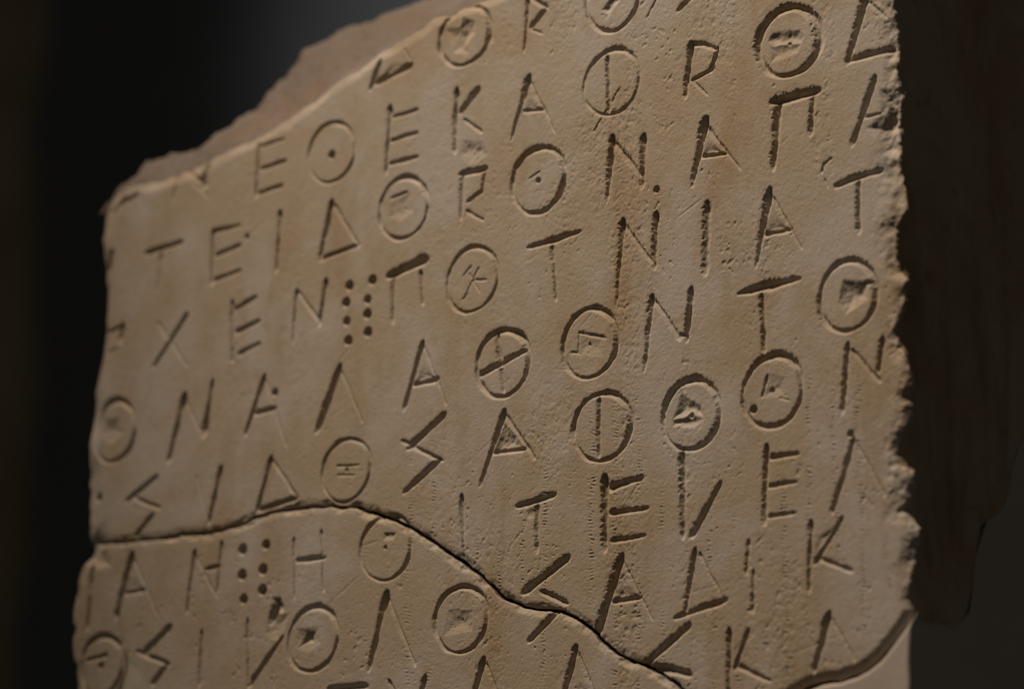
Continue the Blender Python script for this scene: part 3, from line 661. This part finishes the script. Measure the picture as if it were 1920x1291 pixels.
def upper_class(B):
    u, v = B[:, 0], B[:, 2]
    dt = dist_to_chain(u.astype(np.float32), v.astype(np.float32), [tuple(x) for x in TE[1:]], 9)
    c = np.full(len(u), 2)
    c[(u > 140) & (v > -120)] = 1
    c[(dt < 3.0) & (u < 155)] = 0
    c[(v > 128) & (u < 155)] = 0
    return c

def upper_targets(B, Bss):
    u, v = B[:, 0], B[:, 2]
    c = upper_class(B)
    mid = Bss.copy(); mid[:, 1] = 18; back = Bss.copy(); back[:, 1] = 95
    left = u < -150
    back[:, 0] += np.where(left, 6, 0)
    bot = (c == 2) & ~left
    back[:, 1] = np.where((c == 2) & (u > 120), np.interp(u, [125, 160], [95, 30]), back[:, 1])
    # top: rises to the ridge
    order = np.argsort(TE[:, 0])
    tx = TE[order, 0]
    m0 = np.stack([np.interp(u, tx, TR[order, 0]), np.interp(u, tx, TR[order, 2]), np.interp(u, tx, TR[order, 1])], 1)
    sel = c == 0
    mid[sel] = m0[sel]
    back[sel] = m0[sel] + np.array([0, 60, -8.0])
    sel = (c == 1)
    L = right_depth(v)
    mid[sel, 0] = side_u(v[sel]); mid[sel, 1] = np.minimum(9, L[sel] * 0.3); mid[sel, 2] = v[sel]
    back[sel, 0] = side_u(v[sel]); back[sel, 1] = L[sel]; back[sel, 2] = v[sel]
    tuck = back.copy()
    tuck[sel, 0] -= 14; tuck[sel, 1] += 1.0
    tuck[c == 0] += np.array([0, 25, -40.0])
    return mid, back, tuck

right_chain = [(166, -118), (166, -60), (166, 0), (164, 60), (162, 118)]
chip_w = 6.0 + 11.0 * np.clip(fbm(UU, VV, 26, 71, 2) + 0.35 * smooth(-10, 40, VV), 0, 1)
d_right = np.clip(168.0 - UU, 0, 60)
facets = fbm(ru, rv, 13.0, 72, 4, gain=0.55)

def upper_heights(sd):
    h = base + carve
    # right edge: knocked off in rough facets
    cm = smooth(1.0, 0.0, sd / chip_w) * smooth(22, 14, d_right) * smooth(-118, -100, VV)
    h = h - cm * (0.7 + 2.6 * np.clip(facets + 0.1, -0.35, 1)) - cm * 0.30 * vnoise(ru, rv, 2.6, 2.6, 73)
    h = h + edge_profile(sd, 0.8 + 0.3 * vnoise(UU, VV, 9, 9, 74))
    # top and left: rounder arris
    topw = smooth(-12, 20, VV + 0.35 * UU + 0) * smooth(150, 130, UU)
    h = h - topw * 1.3 * smooth(4.5, 0, sd) * (0.7 + 0.5 * vnoise(UU, VV, 10, 10, 75))
    leftw = smooth(-190, -204, UU)
    h = h - leftw * 3.0 * smooth(11, 0, sd) * (0.8 + 0.6 * vnoise(UU, VV, 14, 14, 76))
    crackw = smooth(-20, -46, VV)
    h = h - crackw * (0.35 + 0.9 * np.clip(fbm(ru, rv, 4.5, 77, 3) + 0.1, 0, 1)) * smooth(2.8, 0, sd)
    br = smooth(95, 130, UU) * smooth(-108, -120, VV)
    h = h - br * 1.2 * smooth(3.5, 0, sd)
    return h

def lower_heights(sd):
    h = base + carve + 0.7                          # the lower piece stands slightly proud of the upper one
    h = h + edge_profile(sd, 0.75 + 0.3 * vnoise(UU, VV, 8, 8, 81))
    h = h - (0.25 + 2.0 * np.clip(fbm(ru, rv, 6, 82, 3), 0, 1)) * smooth(2.8, 0, sd)
    leftw = smooth(-193, -207, UU)
    h = h - leftw * 2.0 * smooth(9, 0, sd)
    # flake lost from the upper left corner
    fl = polygon_sdf(UU + 1.2 * vnoise(UU, VV, 5, 5, 83), VV + 0.8 * vnoise(UU, VV, 4, 4, 84), CORNER_FLAKE, 10)
    h = h - 1.5 * smooth(-0.8, 3.5, fl)
    fm = smooth(-0.5, 2.0, polygon_sdf(UU, VV, FILLER_OUTLINE, 10))
    h = h * (1 - 0.8 * fm) + fm * (0.25 + 0.25 * vnoise(UU, VV, 6, 6, 85)) * np.minimum(sd / 2, 1)
    return h

upper = thing('inscribed_stone', 'large upper marble fragment with rows of carved Greek letters and chipped right edge', 'stone fragment', (0, 0, 0))
build_block(upper, UPPER_OUTLINE, 'U', MARBLE, MARBLE_BROKEN, upper_heights, upper_targets, upper_class,
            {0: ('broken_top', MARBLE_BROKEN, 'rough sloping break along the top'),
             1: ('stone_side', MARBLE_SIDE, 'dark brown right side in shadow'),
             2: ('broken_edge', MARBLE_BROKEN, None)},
            [i for i, l in enumerate(LETTERS) if l[0] == 'U'], None,
            lambda u, v: 0.42 + 0.15 * smooth(120, 155, u) * smooth(-118, -90, v))

def lower_targets(B, Bss):
    mid = Bss.copy(); mid[:, 1] = 18
    back = Bss.copy(); back[:, 1] = 95
    back[:, 0] += np.where(B[:, 0] < -150, 8, 0)
    return mid, back, back + np.array([0, 1.0, 0])

lower = thing('inscribed_stone', 'lower marble fragment below the curved break, carved with the bottom lines of letters', 'stone fragment', (0, 0, 0))
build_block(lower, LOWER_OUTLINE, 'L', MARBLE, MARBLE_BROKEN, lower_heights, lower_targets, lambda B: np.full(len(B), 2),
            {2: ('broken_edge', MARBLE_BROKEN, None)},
            [i for i, l in enumerate(LETTERS) if l[0] == 'L'], None, lambda u, v: np.full_like(u, 0.42), filler=FILLER_OUTLINE)

# ------------------------------------------------------------------ modern plaster infill, lower right, running back along the dark side
def plaster_heights(sd):
    return 0.12 * fbm(UU, VV, 24, 91, 3) + 0.02 * vnoise(UU, VV, 2, 2, 92) + edge_profile(sd, 1.9) + 0.5

def plaster_targets(B, Bss):
    mid = Bss.copy(); mid[:, 1] = 18
    back = Bss.copy(); back[:, 1] = 190
    sel = B[:, 0] > 161
    mid[sel, 0] = 165.0; back[sel, 0] = 165.0
    return mid, back, back + np.array([0, 1.0, 0])

plaster = thing('plaster_infill', 'smooth pale plaster repair filling the bottom right corner below the stone', 'plaster repair', (0, 0, 0))
build_block(plaster, PLASTER_OUTLINE, 'P', PLASTER, PLASTER, plaster_heights, plaster_targets, lambda B: np.full(len(B), 2),
            {2: ('plaster_side', PLASTER, 'plaster side running back in shadow')}, [], None, lambda u, v: np.full_like(u, 0.12))
# the same plaster backs the ragged end of the stone's side
SLAB = [(8, -119.2), (31, -118.8), (41, -111), (45, -92), (55, -75), (70, -58), (82, -38), (110, -13), (170, 50), (190, 62), (190, -155), (8, -155)]
k_ = len(SLAB)
sv_ = [(0.140, y * .001, v * .001) for y, v in SLAB] + [(0.1655, y * .001, v * .001) for y, v in SLAB]
sf_ = [tuple(range(k_))[::-1], tuple(range(k_, 2 * k_))] + [(i, (i + 1) % k_, k_ + (i + 1) % k_, k_ + i) for i in range(k_)]
slab = make_mesh('plaster_backing', sv_, sf_, PLASTER, plaster)
slab.data.polygons.foreach_set('use_smooth', np.zeros(len(sf_), bool))
slab['label'] = 'upright plaster backing beside the ragged stone side'

# ------------------------------------------------------------------ another block, far out of focus at the left edge
def rough_block(name, w, d, hgt, mat, seed):
    nx, ny, nz = 8, 8, 40
    verts = []; faces = []
    ring = []
    m = 12
    for s in range(4):
        for k in range(m):
            t = k / m
            x, y = [(-1 + 2 * t, -1), (1, -1 + 2 * t), (1 - 2 * t, 1), (-1, 1 - 2 * t)][s]
            ring.append((x, y))
    rs = np.random.RandomState(seed)
    for z in range(nz + 1):
        off = 0.004 * math.sin(z * 0.7) + 0.003 * math.sin(z * 1.9 + 1)
        for (x, y) in ring:
            sq = 1 - 0.035 * max(0, abs(x) + abs(y) - 1.6) / 0.4
            verts.append((x * w / 2 * sq + off + rs.uniform(-1, 1) * 0.0025, y * d / 2 * sq + rs.uniform(-1, 1) * 0.003, z / nz * hgt))
    r = len(ring)
    for z in range(nz):
        for k in range(r):
            faces.append((z * r + k, z * r + (k + 1) % r, (z + 1) * r + (k + 1) % r, (z + 1) * r + k))
    faces.append(tuple(range(r))[::-1]); faces.append(tuple(nz * r + k for k in range(r)))
    return make_mesh(name, verts, faces, mat, None)

blk = rough_block('stone_block', 0.30, 0.12, 1.5, BROWN_STONE, 3)
blk.location = (-1.165, 0.760, -0.42)
blk.rotation_euler = (0, 0, yaw)
blk['label'] = 'dark brown stone block out of focus at the far left edge'
blk['category'] = 'stone block'
